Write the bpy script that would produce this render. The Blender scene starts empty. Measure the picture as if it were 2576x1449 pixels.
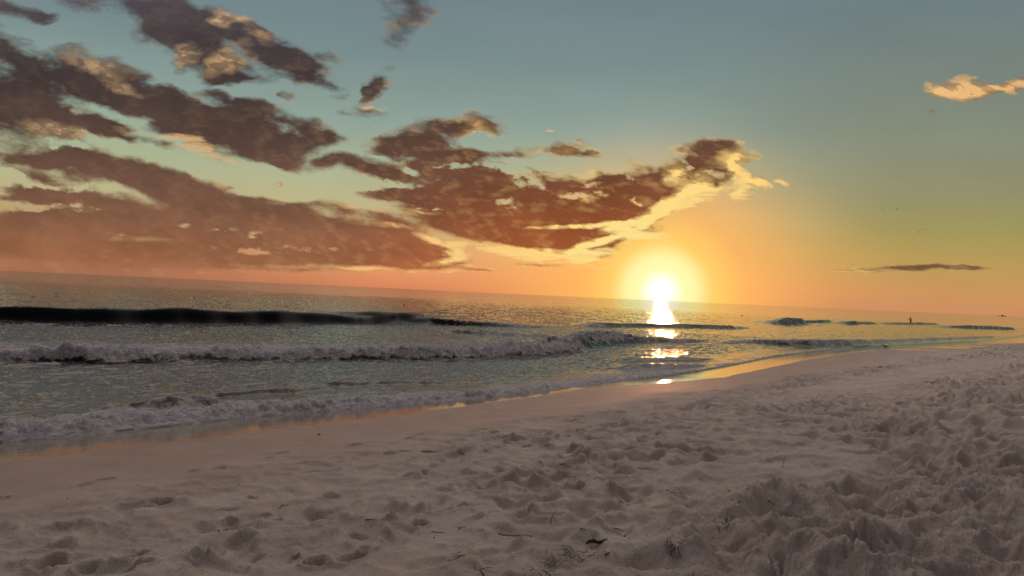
import bpy, bmesh, math, random
import numpy as np
from mathutils import Vector, Matrix

C = bpy.context.scene.collection
scn = bpy.context.scene
R = math.radians

# ------------------------------------------------------------------ camera
CAM_H = 2.2                       # eye height above the sea
FPX, CX, CY = 2144.0, 1288.0, 724.5   # focal length and centre, photo measured 2576 px wide
PITCH, ROLL = 0.374, 2.6
_p, _r = R(PITCH), R(ROLL)
FWD = Vector((0, math.cos(_p), math.sin(_p)))
_right0 = Vector((1, 0, 0)); _up0 = _right0.cross(FWD)
RGT = _right0 * math.cos(_r) + _up0 * math.sin(_r)
UPV = _up0 * math.cos(_r) - _right0 * math.sin(_r)
cd = bpy.data.cameras.new('camera'); cam = bpy.data.objects.new('camera', cd); C.objects.link(cam)
M = Matrix.Identity(4)
for i in range(3):
    M[i][0] = RGT[i]; M[i][1] = UPV[i]; M[i][2] = -FWD[i]
M[2][3] = CAM_H
cam.matrix_world = M
cd.sensor_width = 36; cd.lens = 36 * FPX / 2576
cd.clip_start = 0.05; cd.clip_end = 100000
scn.camera = cam

def ray(px, py):
    return FWD + RGT * ((px - CX) / FPX) - UPV * ((py - CY) / FPX)
def at(px, py, z=0.0):            # a photo point on the level z
    d = ray(px, py); t = (z - CAM_H) / d.z
    return Vector((d.x * t, d.y * t, z))
def lin(c):
    return tuple(((v / 255) / 12.92 if v <= 10 else ((v / 255 + 0.055) / 1.055) ** 2.4) for v in c) + (1.0,)

# ------------------------------------------------------------------ light
SUN_DIR = ray(1664, 733).normalized()
SUN_AZ = math.atan2(SUN_DIR.x, SUN_DIR.y)
LAMP_EL = R(1.5)
sl = bpy.data.lights.new('sun', 'SUN'); sun = bpy.data.objects.new('sun', sl); C.objects.link(sun)
sl.energy = 0.6; sl.angle = R(0.6); sl.color = (1.0, 0.42, 0.18)
_d = Vector((math.sin(SUN_AZ) * math.cos(LAMP_EL), math.cos(SUN_AZ) * math.cos(LAMP_EL), math.sin(LAMP_EL)))
sun.rotation_euler = _d.to_track_quat('Z', 'Y').to_euler()
scn.view_settings.view_transform = 'Standard'; scn.view_settings.look = 'None'
scn.view_settings.exposure = 0.0; scn.view_settings.gamma = 1.0
try: scn.view_settings.use_curve_mapping = False
except Exception: pass

# ------------------------------------------------------------------ node helpers
class NT:
    def __init__(s, tree): s.t = tree
    def n(s, typ, **kw):
        nd = s.t.nodes.new(typ)
        for k, v in kw.items(): setattr(nd, k, v)
        return nd
    def put(s, sock, v):
        if v is None: return
        if isinstance(v, bpy.types.NodeSocket): s.t.links.new(v, sock)
        else:
            if hasattr(sock, 'default_value') and not isinstance(v, (int, float)) :
                v = tuple(v)
                if len(sock.default_value) == 4 and len(v) == 3: v = v + (1.0,)
                if len(sock.default_value) == 3 and len(v) == 4: v = v[:3]
            sock.default_value = v
    def m(s, op, a, b=None, c=None, clamp=False):
        nd = s.n('ShaderNodeMath', operation=op, use_clamp=clamp)
        s.put(nd.inputs[0], a); s.put(nd.inputs[1], b)
        if c is not None: s.put(nd.inputs[2], c)
        return nd.outputs[0]
    def vm(s, op, a, b=None, scale=None):
        nd = s.n('ShaderNodeVectorMath', operation=op)
        s.put(nd.inputs[0], a); s.put(nd.inputs[1], b)
        if scale is not None: s.put(nd.inputs['Scale'], scale)
        return nd.outputs['Value'] if op in ('LENGTH', 'DOT_PRODUCT', 'DISTANCE') else nd.outputs[0]
    def ss(s, x, a, b, lo=0.0, hi=1.0, typ='SMOOTHSTEP'):
        nd = s.n('ShaderNodeMapRange', interpolation_type=typ)
        s.put(nd.inputs[0], x); s.put(nd.inputs[1], a); s.put(nd.inputs[2], b); s.put(nd.inputs[3], lo); s.put(nd.inputs[4], hi)
        return nd.outputs[0]
    def mix(s, f, a, b, blend='MIX'):
        nd = s.n('ShaderNodeMix', data_type='RGBA', blend_type=blend)
        s.put(nd.inputs[0], f); s.put(nd.inputs[6], a); s.put(nd.inputs[7], b)
        return nd.outputs[2]
    def ramp(s, x, stops, interp='LINEAR'):
        nd = s.n('ShaderNodeValToRGB'); cr = nd.color_ramp; cr.interpolation = interp
        while len(cr.elements) < len(stops): cr.elements.new(0.5)
        for e, (p, c) in zip(cr.elements, stops): e.position = p; e.color = c
        s.put(nd.inputs[0], x); return nd.outputs[0]
    def noise(s, vec, scale, detail=4, rough=0.55, dist=0.0, color=False):
        nd = s.n('ShaderNodeTexNoise', noise_dimensions='3D')
        s.put(nd.inputs['Vector'], vec); nd.inputs['Scale'].default_value = scale
        nd.inputs['Detail'].default_value = detail; nd.inputs['Roughness'].default_value = rough
        nd.inputs['Distortion'].default_value = dist
        return nd.outputs['Color'] if color else nd.outputs[0]
    def comb(s, x, y, z):
        nd = s.n('ShaderNodeCombineXYZ'); s.put(nd.inputs[0], x); s.put(nd.inputs[1], y); s.put(nd.inputs[2], z)
        return nd.outputs[0]
    def mapping(s, vec, loc=(0, 0, 0), rot=0.0, scale=(1, 1, 1), typ='POINT'):
        nd = s.n('ShaderNodeMapping', vector_type=typ)
        s.put(nd.inputs[0], vec); nd.inputs[1].default_value = loc; nd.inputs[2].default_value = (0, 0, rot); nd.inputs[3].default_value = scale
        return nd.outputs[0]

# ------------------------------------------------------------------ sky
# clouds: centre, radii, tilt (down to the right), weight - by direction on the sky
CLOUD = [
 # upper left cloud
 (310,8,190,30,6,.7),(440,50,110,55,20,1),(470,100,90,45,20,1),(390,100,50,22,20,.6),(590,75,70,40,30,.95),(640,100,75,30,30,1),
 (560,150,75,40,0,.8),(545,185,60,26,5,.8),(700,145,85,36,30,1),(760,175,70,34,35,.9),(810,140,55,18,15,.45),(830,210,55,28,30,.5),
 (450,150,40,22,-25,.8),(535,205,42,14,0,.7),(720,245,22,12,10,.5),(620,185,70,18,10,.5),
 (1005,15,85,40,10,.5),(985,90,60,30,-30,.38),(1040,60,60,22,-25,.35),(30,30,100,24,8,.75),(110,45,40,14,0,.4),
 # great band
 (20,120,110,34,25,.8),(90,200,160,42,14,1),(230,170,120,40,12,.9),(300,215,130,45,20,1),(400,270,130,46,25,1),(500,300,120,44,22,1),
 (600,340,130,44,14,1),(640,295,110,34,10,.9),(690,365,110,38,15,1),(760,350,80,26,-8,.8),(805,322,58,26,12,.8),(700,400,70,16,22,.8),
 (610,262,90,18,18,.55),(540,240,50,14,10,.5),(470,340,80,20,20,.7),(540,385,70,14,22,.5),
 # second band left
 (30,250,130,40,12,1),(50,300,130,34,6,.9),(200,290,110,24,12,1),(290,312,80,20,14,.9),(150,325,70,20,12,.8),(330,345,130,12,14,.6),(110,270,100,18,15,.6),
 # third band
 (110,385,110,34,14,.9),(220,400,110,36,18,1),(330,440,120,40,22,1),(430,470,120,40,20,1),(540,510,120,40,20,1),(640,545,120,36,16,1),
 (30,400,70,18,10,.5),(60,430,70,14,14,.6),(120,445,60,16,20,.6),(210,450,60,16,20,.5),(90,400,60,16,5,.6),
 (60,470,55,14,5,.6),(150,480,80,18,4,.8),(230,500,90,20,6,.8),(100,500,80,14,6,.7),(10,495,30,10,0,.6),(60,535,80,14,2,.6),
 (520,455,60,12,16,.5),(585,470,20,8,0,.5),(650,505,60,8,5,.45),
 # low mass
 (60,570,190,38,4,1),(260,560,210,44,4,1),(450,570,220,50,4,1),(620,580,220,50,5,1),(800,570,220,40,8,1),(900,610,200,40,6,1),
 (1000,625,170,34,6,1),(1060,650,110,20,2,.9),(160,630,330,50,2,.85),(500,640,330,40,2,.85),(780,650,300,28,3,.85),(100,600,220,40,2,.9),
 (760,520,60,12,6,.6),(840,520,60,12,8,.6),(930,535,60,12,10,.5),(970,560,60,12,12,.6),
 # middle cloud
 (1130,305,70,20,8,.8),(1215,305,60,20,16,.85),(1060,345,100,34,-14,.9),(990,365,90,26,-8,.7),(1110,395,120,38,4,1),(940,425,90,26,12,.8),
 (880,405,45,18,25,.5),(1000,440,70,18,6,.6),(1185,385,60,18,0,.7),(1280,380,80,14,8,.45),(1350,370,70,10,12,.35),
 (1180,440,140,30,4,1),(1240,480,150,36,4,1),(1020,480,100,22,0,.9),(1060,500,130,24,4,.8),(1200,520,190,40,6,1),(1330,480,100,30,10,.8),
 (1320,545,230,48,6,1),(1160,565,170,30,8,.9),(1300,590,220,36,8,1),(1420,590,170,40,4,1),(1500,555,150,44,0,1),(1430,620,130,20,6,.8),
 (1530,470,120,36,4,1),(1400,455,110,18,10,.6),(1590,470,90,40,10,1),(1640,510,70,44,-30,1),(1580,520,110,40,-10,1),(1500,600,60,26,-10,.8),
 (1700,450,80,36,-25,.9),(1680,420,60,26,10,.5),(1760,400,70,34,-10,.8),(1750,450,70,34,-25,.9),(1815,385,60,34,10,.8),(1830,430,50,36,-30,.8),
 (1790,360,60,18,10,.5),(1640,430,60,22,30,.4),(1450,375,52,20,8,.7),(1520,388,70,14,6,.45),(1380,337,24,8,0,.5),
 # small ones
 (955,200,34,30,-60,.6),(950,225,30,22,-60,.5),(950,280,62,20,4,.7),(815,405,38,20,-20,.85),(880,275,22,8,0,.3),(720,460,12,7,0,.7),
 (1905,465,50,14,22,.75),(1890,455,34,10,0,.5),(1850,485,18,12,-20,.7),(1970,465,24,12,20,.6),(1982,480,16,6,30,.5),
 (2400,222,70,24,2,1.4),(2420,236,70,14,4,.8),(2530,224,80,16,-4,1.3),(2340,283,14,9,0,.4),
 (2310,677,160,8,-1,.9),(2420,673,90,6,1,.7),(2120,681,60,4,0,.35),(1360,665,60,6,1,.7),(1220,678,50,6,2,.6),
]
HOLES = [(1150,420,50,10,10),(1250,430,60,12,6),(1060,415,30,10,20),(960,385,40,8,20),(1330,465,60,8,6),(1010,455,60,9,4),(1170,330,30,12,-20),(900,470,80,8,4),(1290,505,30,8,0),(1480,465,40,8,20),(1600,440,30,12,40),(1690,445,18,20,20),(1740,420,14,18,10),(1780,430,12,14,0),(350,372,90,8,16),(20,430,60,10,10),(100,460,60,8,10),(220,475,60,7,6),(20,515,80,12,2),(200,522,60,8,6),(300,585,60,5,4),(485,562,26,8,10),(560,575,30,6,4),(640,592,46,12,6),(620,622,110,9,3),(800,624,64,9,4),(60,520,60,8,2),(1210,545,30,8,-10),
         (1320,520,30,7,-5),(1590,500,22,14,40),(1300,445,50,8,8),(1440,495,50,8,8),(1060,525,60,7,4),(440,415,60,7,20),(170,352,50,10,20),(225,320,40,8,10)]
# where low sunlight catches cloud edges
LIT = [
 (600,45,60,20,15,1),(555,65,22,18,0,1),(560,150,70,26,-20,1),(450,145,40,20,-25,1),(650,90,40,14,20,.5),(240,155,100,18,14,.7),(300,195,80,14,24,.7),
 (205,268,20,10,0,.9),(140,320,90,20,12,1),(270,352,70,18,14,1),(420,350,110,10,14,.8),(550,388,80,14,22,1),(430,410,90,8,16,.8),(530,455,60,10,20,.9),
 (300,380,50,16,20,.8),(960,268,40,8,4,1),(1150,296,70,10,4,.7),(1190,325,40,22,0,.5),
 (1640,548,60,12,-32,2.2),(1500,565,150,6,-3,1.9),(1600,555,70,9,-15,2.0),(1700,500,80,16,-24,2.1),(1790,485,70,20,-8,2.0),(1850,440,26,36,-20,1.9),(1740,470,60,24,-40,1.2),
 (1840,385,30,40,20,.9),(1700,430,30,26,0,.9),(1490,615,90,10,-20,1.8),(1440,635,90,7,3,1.6),(1300,632,130,7,8,1.5),(1100,610,60,8,18,1.5),(1150,630,20,22,0,1.5),
 (1130,658,50,8,-8,1.1),(1600,600,60,14,3,1.3),(1560,575,50,7,0,1.5),(1905,465,50,14,22,1.8),(1850,485,20,14,0,1.5),(1970,470,24,16,25,1.4),
 (2400,222,90,30,2,1.3),(2530,224,90,18,-4,1.2),(1060,535,40,6,5,.8),(930,528,120,6,8,.7),(980,570,50,6,8,.9),(1530,432,60,6,4,.6),(720,460,14,9,0,1.2),
 (2150,683,70,2,-1,.5),(1250,672,120,5,2,.5),(900,675,320,7,2,.5),(1380,335,24,7,0,.8),(1620,560,24,30,-40,.7),(350,600,90,8,2,.4),
]
WISP = [(1600,592,90,16,3,.9),(1400,655,190,14,4,.5),(1500,640,60,14,-10,.8),(1150,635,30,26,0,.8),(900,676,330,9,2,.45),(2150,683,70,3,-1,.4),(430,352,130,16,14,.6),
        (560,392,90,12,20,.5),(1750,495,90,16,-14,.8),(1860,470,30,40,-30,.7),(1380,642,110,9,3,.9),(1240,625,110,9,7,.8),(1700,515,50,14,-25,.7),(1640,545,50,14,-35,.7)]

wd = bpy.data.worlds.new('World'); scn.world = wd; wd.use_nodes = True
wt = wd.node_tree; wt.nodes.clear(); W = NT(wt)
geo = W.n('ShaderNodeTexCoord').outputs['Generated']
dirv = W.vm('NORMALIZE', geo)
sep = W.n('ShaderNodeSeparateXYZ'); W.put(sep.inputs[0], dirv)
dx, dy, dz = sep.outputs
dyc = W.m('MAXIMUM', dy, 0.05)
GX = W.m('DIVIDE', dx, dyc); GZ = W.m('DIVIDE', dz, dyc)
elev = W.m('MAXIMUM', dz, 0.0)
# clear sky by elevation, west side left of the sun
def st(l): return [(p, lin(c)) for p, c in l]
HI_FILL = [(.42, (126, 126, 124)), (.56, (252, 234, 220)), (.76, (248, 236, 226)), (1, (140, 138, 140))]  # unseen overhead band, bright stops added to light and model the sand
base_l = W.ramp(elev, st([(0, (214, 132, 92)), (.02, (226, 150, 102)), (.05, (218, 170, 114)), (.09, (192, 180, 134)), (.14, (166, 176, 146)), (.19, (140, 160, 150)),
                          (.26, (120, 140, 140)), (.34, (110, 128, 136))] + HI_FILL))
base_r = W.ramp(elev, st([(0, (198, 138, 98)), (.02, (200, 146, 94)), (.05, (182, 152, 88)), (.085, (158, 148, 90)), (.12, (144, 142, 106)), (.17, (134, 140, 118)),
                          (.23, (120, 132, 122)), (.32, (108, 124, 128))] + HI_FILL))
fr = W.ss(GX, 0.10, 0.48)
far_l = W.ramp(elev, st([(0, (162, 108, 80)), (.02, (172, 118, 86)), (.05, (186, 146, 104)), (.09, (186, 178, 134)), (.14, (166, 178, 146)), (.19, (144, 164, 154)), (.26, (118, 138, 140)), (.34, (108, 126, 134))] + HI_FILL))
base_l = W.mix(W.ss(GX, -.08, -.50), base_l, far_l)
clear = W.mix(fr, base_l, base_r)
# sky behind the viewer: dim blue over a muted rose band
back = W.ramp(elev, st([(0, (80, 68, 66)), (.1, (84, 72, 70)), (.25, (70, 66, 70)), (.6, (66, 66, 72)), (1, (140, 138, 140))]))
fb = W.ss(dy, 0.40, -0.10)
clear = W.mix(fb, clear, back)
# the air round the sun: wide orange, then the yellow aureole, then the blinding core
sd = W.vm('SUBTRACT', dirv, tuple(SUN_DIR))
sdx = W.n('ShaderNodeSeparateXYZ'); W.put(sdx.inputs[0], sd)
rs = W.vm('LENGTH', W.comb(W.m('MULTIPLY', sdx.outputs[0], 0.85), W.m('MULTIPLY', sdx.outputs[1], 0.85), W.m('MULTIPLY', sdx.outputs[2], 1.15)))
g1 = W.ss(rs, 0.05, 0.27, 1.0, 0.0)
g1 = W.m('MULTIPLY', W.m('POWER', g1, 1.6), W.ss(GX, .22, .40, 1.0, .55))
clear = W.mix(W.m('MULTIPLY', g1, 0.95), clear, lin((252, 182, 98)))
rr = W.vm('LENGTH', sd)
g2 = W.ss(rr, 0.032, 0.062, 1.0, 0.0)
g2b = W.ss(rr, 0.05, 0.10, 1.0, 0.0)
clear = W.mix(W.m('MULTIPLY', g2b, 0.55), clear, lin((255, 222, 112)))
nis = W.n('ShaderNodeTexSky', sky_type='NISHITA'); nis.sun_disc = False
nis.sun_elevation = LAMP_EL; nis.sun_rotation = SUN_AZ
nisc = W.vm('SCALE', nis.outputs[0], scale=0.003)
clear = W.vm('ADD', clear, nisc)
glow = W.mix(g2, clear, (1.0, 0.96, 0.42, 1))
# clouds
P0 = W.comb(GX, GZ, 0.0)
low = W.ss(GZ, 0.02, 0.28)
w1 = W.noise(W.mapping(P0, scale=(1, 1.9, 1)), 9.0, 3, .55, color=True)
w2 = W.noise(W.mapping(P0, scale=(1, 1.7, 1)), 42.0, 3, .6, color=True)
off = W.vm('ADD', W.vm('MULTIPLY', W.vm('SUBTRACT', w1, (.5, .5, .5)), (.075, .035, 0)), W.vm('MULTIPLY', W.vm('SUBTRACT', w2, (.5, .5, .5)), (.022, .014, 0)))
w2s = W.n('ShaderNodeSeparateColor'); W.put(w2s.inputs[0], w2); w2f = w2s.outputs[2]
off = W.vm('SCALE', off, scale=W.ss(GZ, 0.03, 0.2, 0.35, 1.0))
P = W.vm('ADD', P0, off)
def blobs(vec, lst, k=1.25):
    acc = None
    for e in lst:
        px, py, rx, ry, rot = e[:5]; wt_ = e[5] if len(e) > 5 else 1.0
        d = ray(px, py)
        mp = W.mapping(vec, (d.x / d.y, d.z / d.y, 0), R(-rot + ROLL), (rx * k / FPX, ry * k / FPX, 1), 'TEXTURE')
        g = W.n('ShaderNodeTexGradient', gradient_type='SPHERICAL'); W.put(g.inputs[0], mp)
        acc = W.m('MULTIPLY', g.outputs[1], wt_) if acc is None else W.m('MULTIPLY_ADD', g.outputs[1], wt_, acc)
    return acc
mask = W.m('MINIMUM', W.m('MULTIPLY', blobs(P, CLOUD, 1.45), 1.12), 1.15)
Ph = W.vm('ADD', P0, W.vm('SCALE', off, scale=1.9))
hole = W.m('MULTIPLY', blobs(Ph, HOLES, 1.5), 1.0)
mask = W.m('MAXIMUM', W.m('SUBTRACT', mask, W.m('MULTIPLY', hole, W.ss(w2f, .38, .62, .1, 1.25))), 0.0)
Prot = W.mapping(P0, rot=R(10)); Pn = W.mapping(Prot, scale=(1, 2.2, 1))
n1 = W.noise(Pn, 20.0, 8, .58, .1)
SUNXZ = (SUN_DIR.x / SUN_DIR.y, SUN_DIR.z / SUN_DIR.y)
tosun = W.vm('SUBTRACT', (SUNXZ[0], SUNXZ[1] + .02, 0), P0)
Ps = W.vm('ADD', P0, W.vm('SCALE', W.vm('NORMALIZE', tosun), scale=0.010))
n1s = W.noise(W.mapping(W.mapping(Ps, rot=R(10)), scale=(1, 2.2, 1)), 20.0, 6, .62, .1)
gate = W.ss(mask, 0.0, 0.22)
mid_ = W.m('MULTIPLY', W.ss(GX, -.15, .02), W.ss(GX, .40, .30))
dens = W.m('MULTIPLY_ADD', W.m('MULTIPLY', W.m('SUBTRACT', n1, .5), W.m('MULTIPLY_ADD', mid_, .5, 2.2)), gate, W.m('SUBTRACT', mask, W.m('MULTIPLY', mid_, .02)))
alpha = W.ss(dens, 0.02, 0.85)
alpha = W.m('MULTIPLY', alpha, W.ss(mask, 0.03, 0.2))
lit0 = W.m('MULTIPLY', blobs(P, LIT, 1.3), W.ss(GX, -.2, 0, .72, 1.0))
relief = W.m('MULTIPLY', W.m('SUBTRACT', n1, n1s), 5.0)
edge = W.ss(dens, 0.25, 0.8, 1.0, 0.0)
near = W.ss(rs, 0.06, 0.42, 1.0, 0.0)
body_hi = W.ramp(GZ, st([(0, (168, 112, 80)), (.02, (150, 98, 68)), (.06, (134, 92, 68)), (.11, (110, 80, 65)), (.16, (86, 66, 57)), (.24, (68, 58, 57)), (.36, (82, 76, 82)), (1, (82, 76, 82))]))
body_sun = W.ramp(GZ, st([(0, (206, 106, 56)), (.04, (166, 88, 48)), (.09, (146, 80, 46)), (.15, (112, 70, 48)), (.26, (100, 80, 64)), (1, (90, 80, 70))]))
body = W.mix(W.ss(rs, 0.10, 0.40, .95, 0.0), body_hi, body_sun)
body = W.mix(W.ss(GX, .3, .38), body, lin((118, 88, 64)))
nb = W.noise(Pn, 9.0, 5, .6)
body = W.mix(1.0, body, W.ss(W.m('ADD', W.m('MULTIPLY', nb, .8), W.m('MULTIPLY', n1, .2)), .35, .65, .78, 1.22, 'LINEAR'), 'MULTIPLY')
rimc = W.ramp(rs, st([(0, (255, 236, 150)), (.16, (255, 214, 128)), (.28, (246, 196, 128)), (.45, (214, 172, 122)), (.8, (196, 168, 132)), (1, (190, 160, 130))]))
litf = W.m('MULTIPLY', lit0, W.ss(W.m('ADD', n1, relief), .25, .7, .55, 1.3))
litf = W.m('MULTIPLY_ADD', W.m('MULTIPLY', edge, W.ss(relief, -.1, .6)), W.ss(rs, .15, .7, .55, .16), litf)
litf = W.m('MULTIPLY_ADD', edge, W.m('MULTIPLY', near, .35), litf)
litf = W.m('MINIMUM', litf, 1.0)
ccol = W.mix(litf, body, rimc)
ccol = W.mix(W.m('MULTIPLY', relief, W.ss(rs, .15, .6, .22, .05), clamp=True), ccol, rimc)
sky = W.mix(alpha, clear, ccol)
wmask = blobs(P, WISP, 1.4)
nw = W.noise(W.mapping(P0, rot=R(-3), scale=(1, 5.5, 1)), 26.0, 6, .65, .4)
wal = W.m('MULTIPLY', W.ss(W.m('MULTIPLY_ADD', W.m('SUBTRACT', nw, .5), 2.4, wmask), .2, .75), W.ss(wmask, .02, .25))
sky = W.mix(W.m('MULTIPLY', wal, .8), sky, rimc)
# thin veil and grain in the air so the blue is never flat
veil = W.noise(W.mapping(P0, rot=R(-8), scale=(1, 3.0, 1)), 6.0, 5, .55)
sky = W.mix(1.0, sky, W.ss(veil, .2, .8, .95, 1.05, 'LINEAR'), 'MULTIPLY')
# sun drawn over everything
skyg = W.mix(W.m('MULTIPLY', g2, 1.0), sky, (1.0, 0.96, 0.42, 1))
def sunlayer(col):
    core = W.m('POWER', W.ss(rr, 0.008, 0.032, 1.0, 0.0), 1.3)
    return W.mix(core, col, (1.12, 1.10, 1.02, 1))
front = W.n('ShaderNodeBackground'); W.put(front.inputs[0], sunlayer(skyg)); front.inputs[1].default_value = 1.0
plain = W.n('ShaderNodeBackground'); W.put(plain.inputs[0], glow); plain.inputs[1].default_value = 1.0
inside = W.m('MULTIPLY', W.m('GREATER_THAN', dy, .5), W.m('MULTIPLY', W.m('LESS_THAN', GZ, .55), W.m('GREATER_THAN', dz, -.03)))
ms = W.n('ShaderNodeMixShader'); W.put(ms.inputs[0], inside)
wt.links.new(plain.outputs[0], ms.inputs[1]); wt.links.new(front.outputs[0], ms.inputs[2])
wo = W.n('ShaderNodeOutputWorld'); wt.links.new(ms.outputs[0], wo.inputs[0])

# ------------------------------------------------------------------ numpy noise
_rng = np.random.RandomState(7)
_perm = _rng.permutation(4096).astype(np.int32)
_ga = _rng.rand(4096).astype(np.float32) * 2 * np.pi
_gx, _gy = np.cos(_ga), np.sin(_ga)
def _h(ix, iy, seed=0):
    return _perm[(_perm[(ix + seed * 131) & 4095] + iy) & 4095]
def perlin(x, y, seed=0):
    x = np.asarray(x, np.float32); y = np.asarray(y, np.float32)
    ix = np.floor(x).astype(np.int32); iy = np.floor(y).astype(np.int32)
    fx = x - ix; fy = y - iy
    u = fx * fx * fx * (fx * (fx * 6 - 15) + 10); v = fy * fy * fy * (fy * (fy * 6 - 15) + 10)
    def g(a, b):
        h = _h(ix + a, iy + b, seed); return _gx[h] * (fx - a) + _gy[h] * (fy - b)
    return 1.5 * ((g(0, 0) * (1 - u) + g(1, 0) * u) * (1 - v) + (g(0, 1) * (1 - u) + g(1, 1) * u) * v)
def fbm(x, y, o=4, gain=.5, seed=0, kind=''):
    a, t, n = 1.0, 0.0, 0.0
    for k in range(o):
        p = perlin(x, y, seed + k)
        if kind == 'ridge': p = 1 - 2 * np.abs(p)
        elif kind == 'billow': p = 2 * np.abs(p) - .5
        t = t + a * p; n += a; a *= gain; x = x * 2.03 + 7.1; y = y * 2.03 + 3.7
    return t / n
def sstep(x, a, b):
    t = np.clip((x - a) / (b - a), 0, 1); return t * t * (3 - 2 * t)
def craters(x, y, size, seed, prob=.8, elong=1.6, rim=.35, soft=.5):
    """footprints: one dent per cell, pushed-up rim round it"""
    gx, gy = x / size, y / size
    ix = np.floor(gx).astype(np.int32); iy = np.floor(gy).astype(np.int32)
    out = np.zeros_like(gx, dtype=np.float32)
    for a in (-1, 0, 1):
        for b in (-1, 0, 1):
            h = _h(ix + a, iy + b, seed)
            r1 = (h & 63) / 64; r2 = ((h >> 6) & 63) / 64; h2 = _perm[(h + 77) & 4095]; r3 = (h2 & 63) / 64; r4 = ((h2 >> 6) & 63) / 64
            ddx = gx - (ix + a + .1 + .8 * r1); ddy = gy - (iy + b + .1 + .8 * r2)
            an = (r3 - .5) * 2.6 + .7; ca, sa = np.cos(an), np.sin(an)
            e = elong * (.7 + .6 * r4); rad = .34 + .26 * r3
            q = np.sqrt(((ddx * ca + ddy * sa) / e) ** 2 + ((-ddx * sa + ddy * ca) * 1.05) ** 2) / rad
            dent = -(1 - sstep(q, soft, 1.0)); lip = rim * np.exp(-((q - 1.12) / .26) ** 2)
            on = (((_perm[(h2 + 19) & 4095]) & 255) / 255 < prob)
            out += np.where(on, (dent + lip) * (.5 + .7 * r4), 0).astype(np.float32)
    return out

# ------------------------------------------------------------------ the shore: u runs along it, v out to sea
SA = R(36.0)
def uv(x, y): return x * math.sin(SA) + y * math.cos(SA), -x * math.cos(SA) + y * math.sin(SA)
def xy(u, v): return u * math.sin(SA) - v * math.cos(SA), u * math.cos(SA) + v * math.sin(SA)
def curve(pts, z):
    q = sorted(uv(*at(px, py, z)[:2]) for px, py in pts)
    return np.array([a for a, b in q]), np.array([b for a, b in q])
FILM_Z = .10
FILM = curve([(-300, 1200), (0, 1163), (150, 1148), (333, 1123), (600, 1094), (858, 1060), (1000, 1044), (1158, 1023), (1330, 1000), (1475, 977), (1600, 968), (1717, 959), (1820, 949),
              (1893, 934), (1960, 920), (2027, 905), (2080, 897), (2151, 887), (2217, 880), (2330, 876), (2441, 868), (2576, 862)], FILM_Z)
BORE = curve([(-300, 1110), (0, 1097), (120, 1090), (250, 1079), (450, 1058), (600, 1044), (860, 1024), (1000, 1017), (1200, 1003), (1350, 990), (1480, 973), (1600, 958), (1717, 944), (1800, 932), (1900, 915), (2000, 899), (2100, 888), (2217, 874), (2330, 868), (2500, 860)], .03)
def film_v(u): return np.interp(u, *FILM)
def bore_v(u): return np.interp(u, *BORE) + .5 * sstep(u, 14, 24) + .8 * sstep(u, 26, 44)

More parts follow.
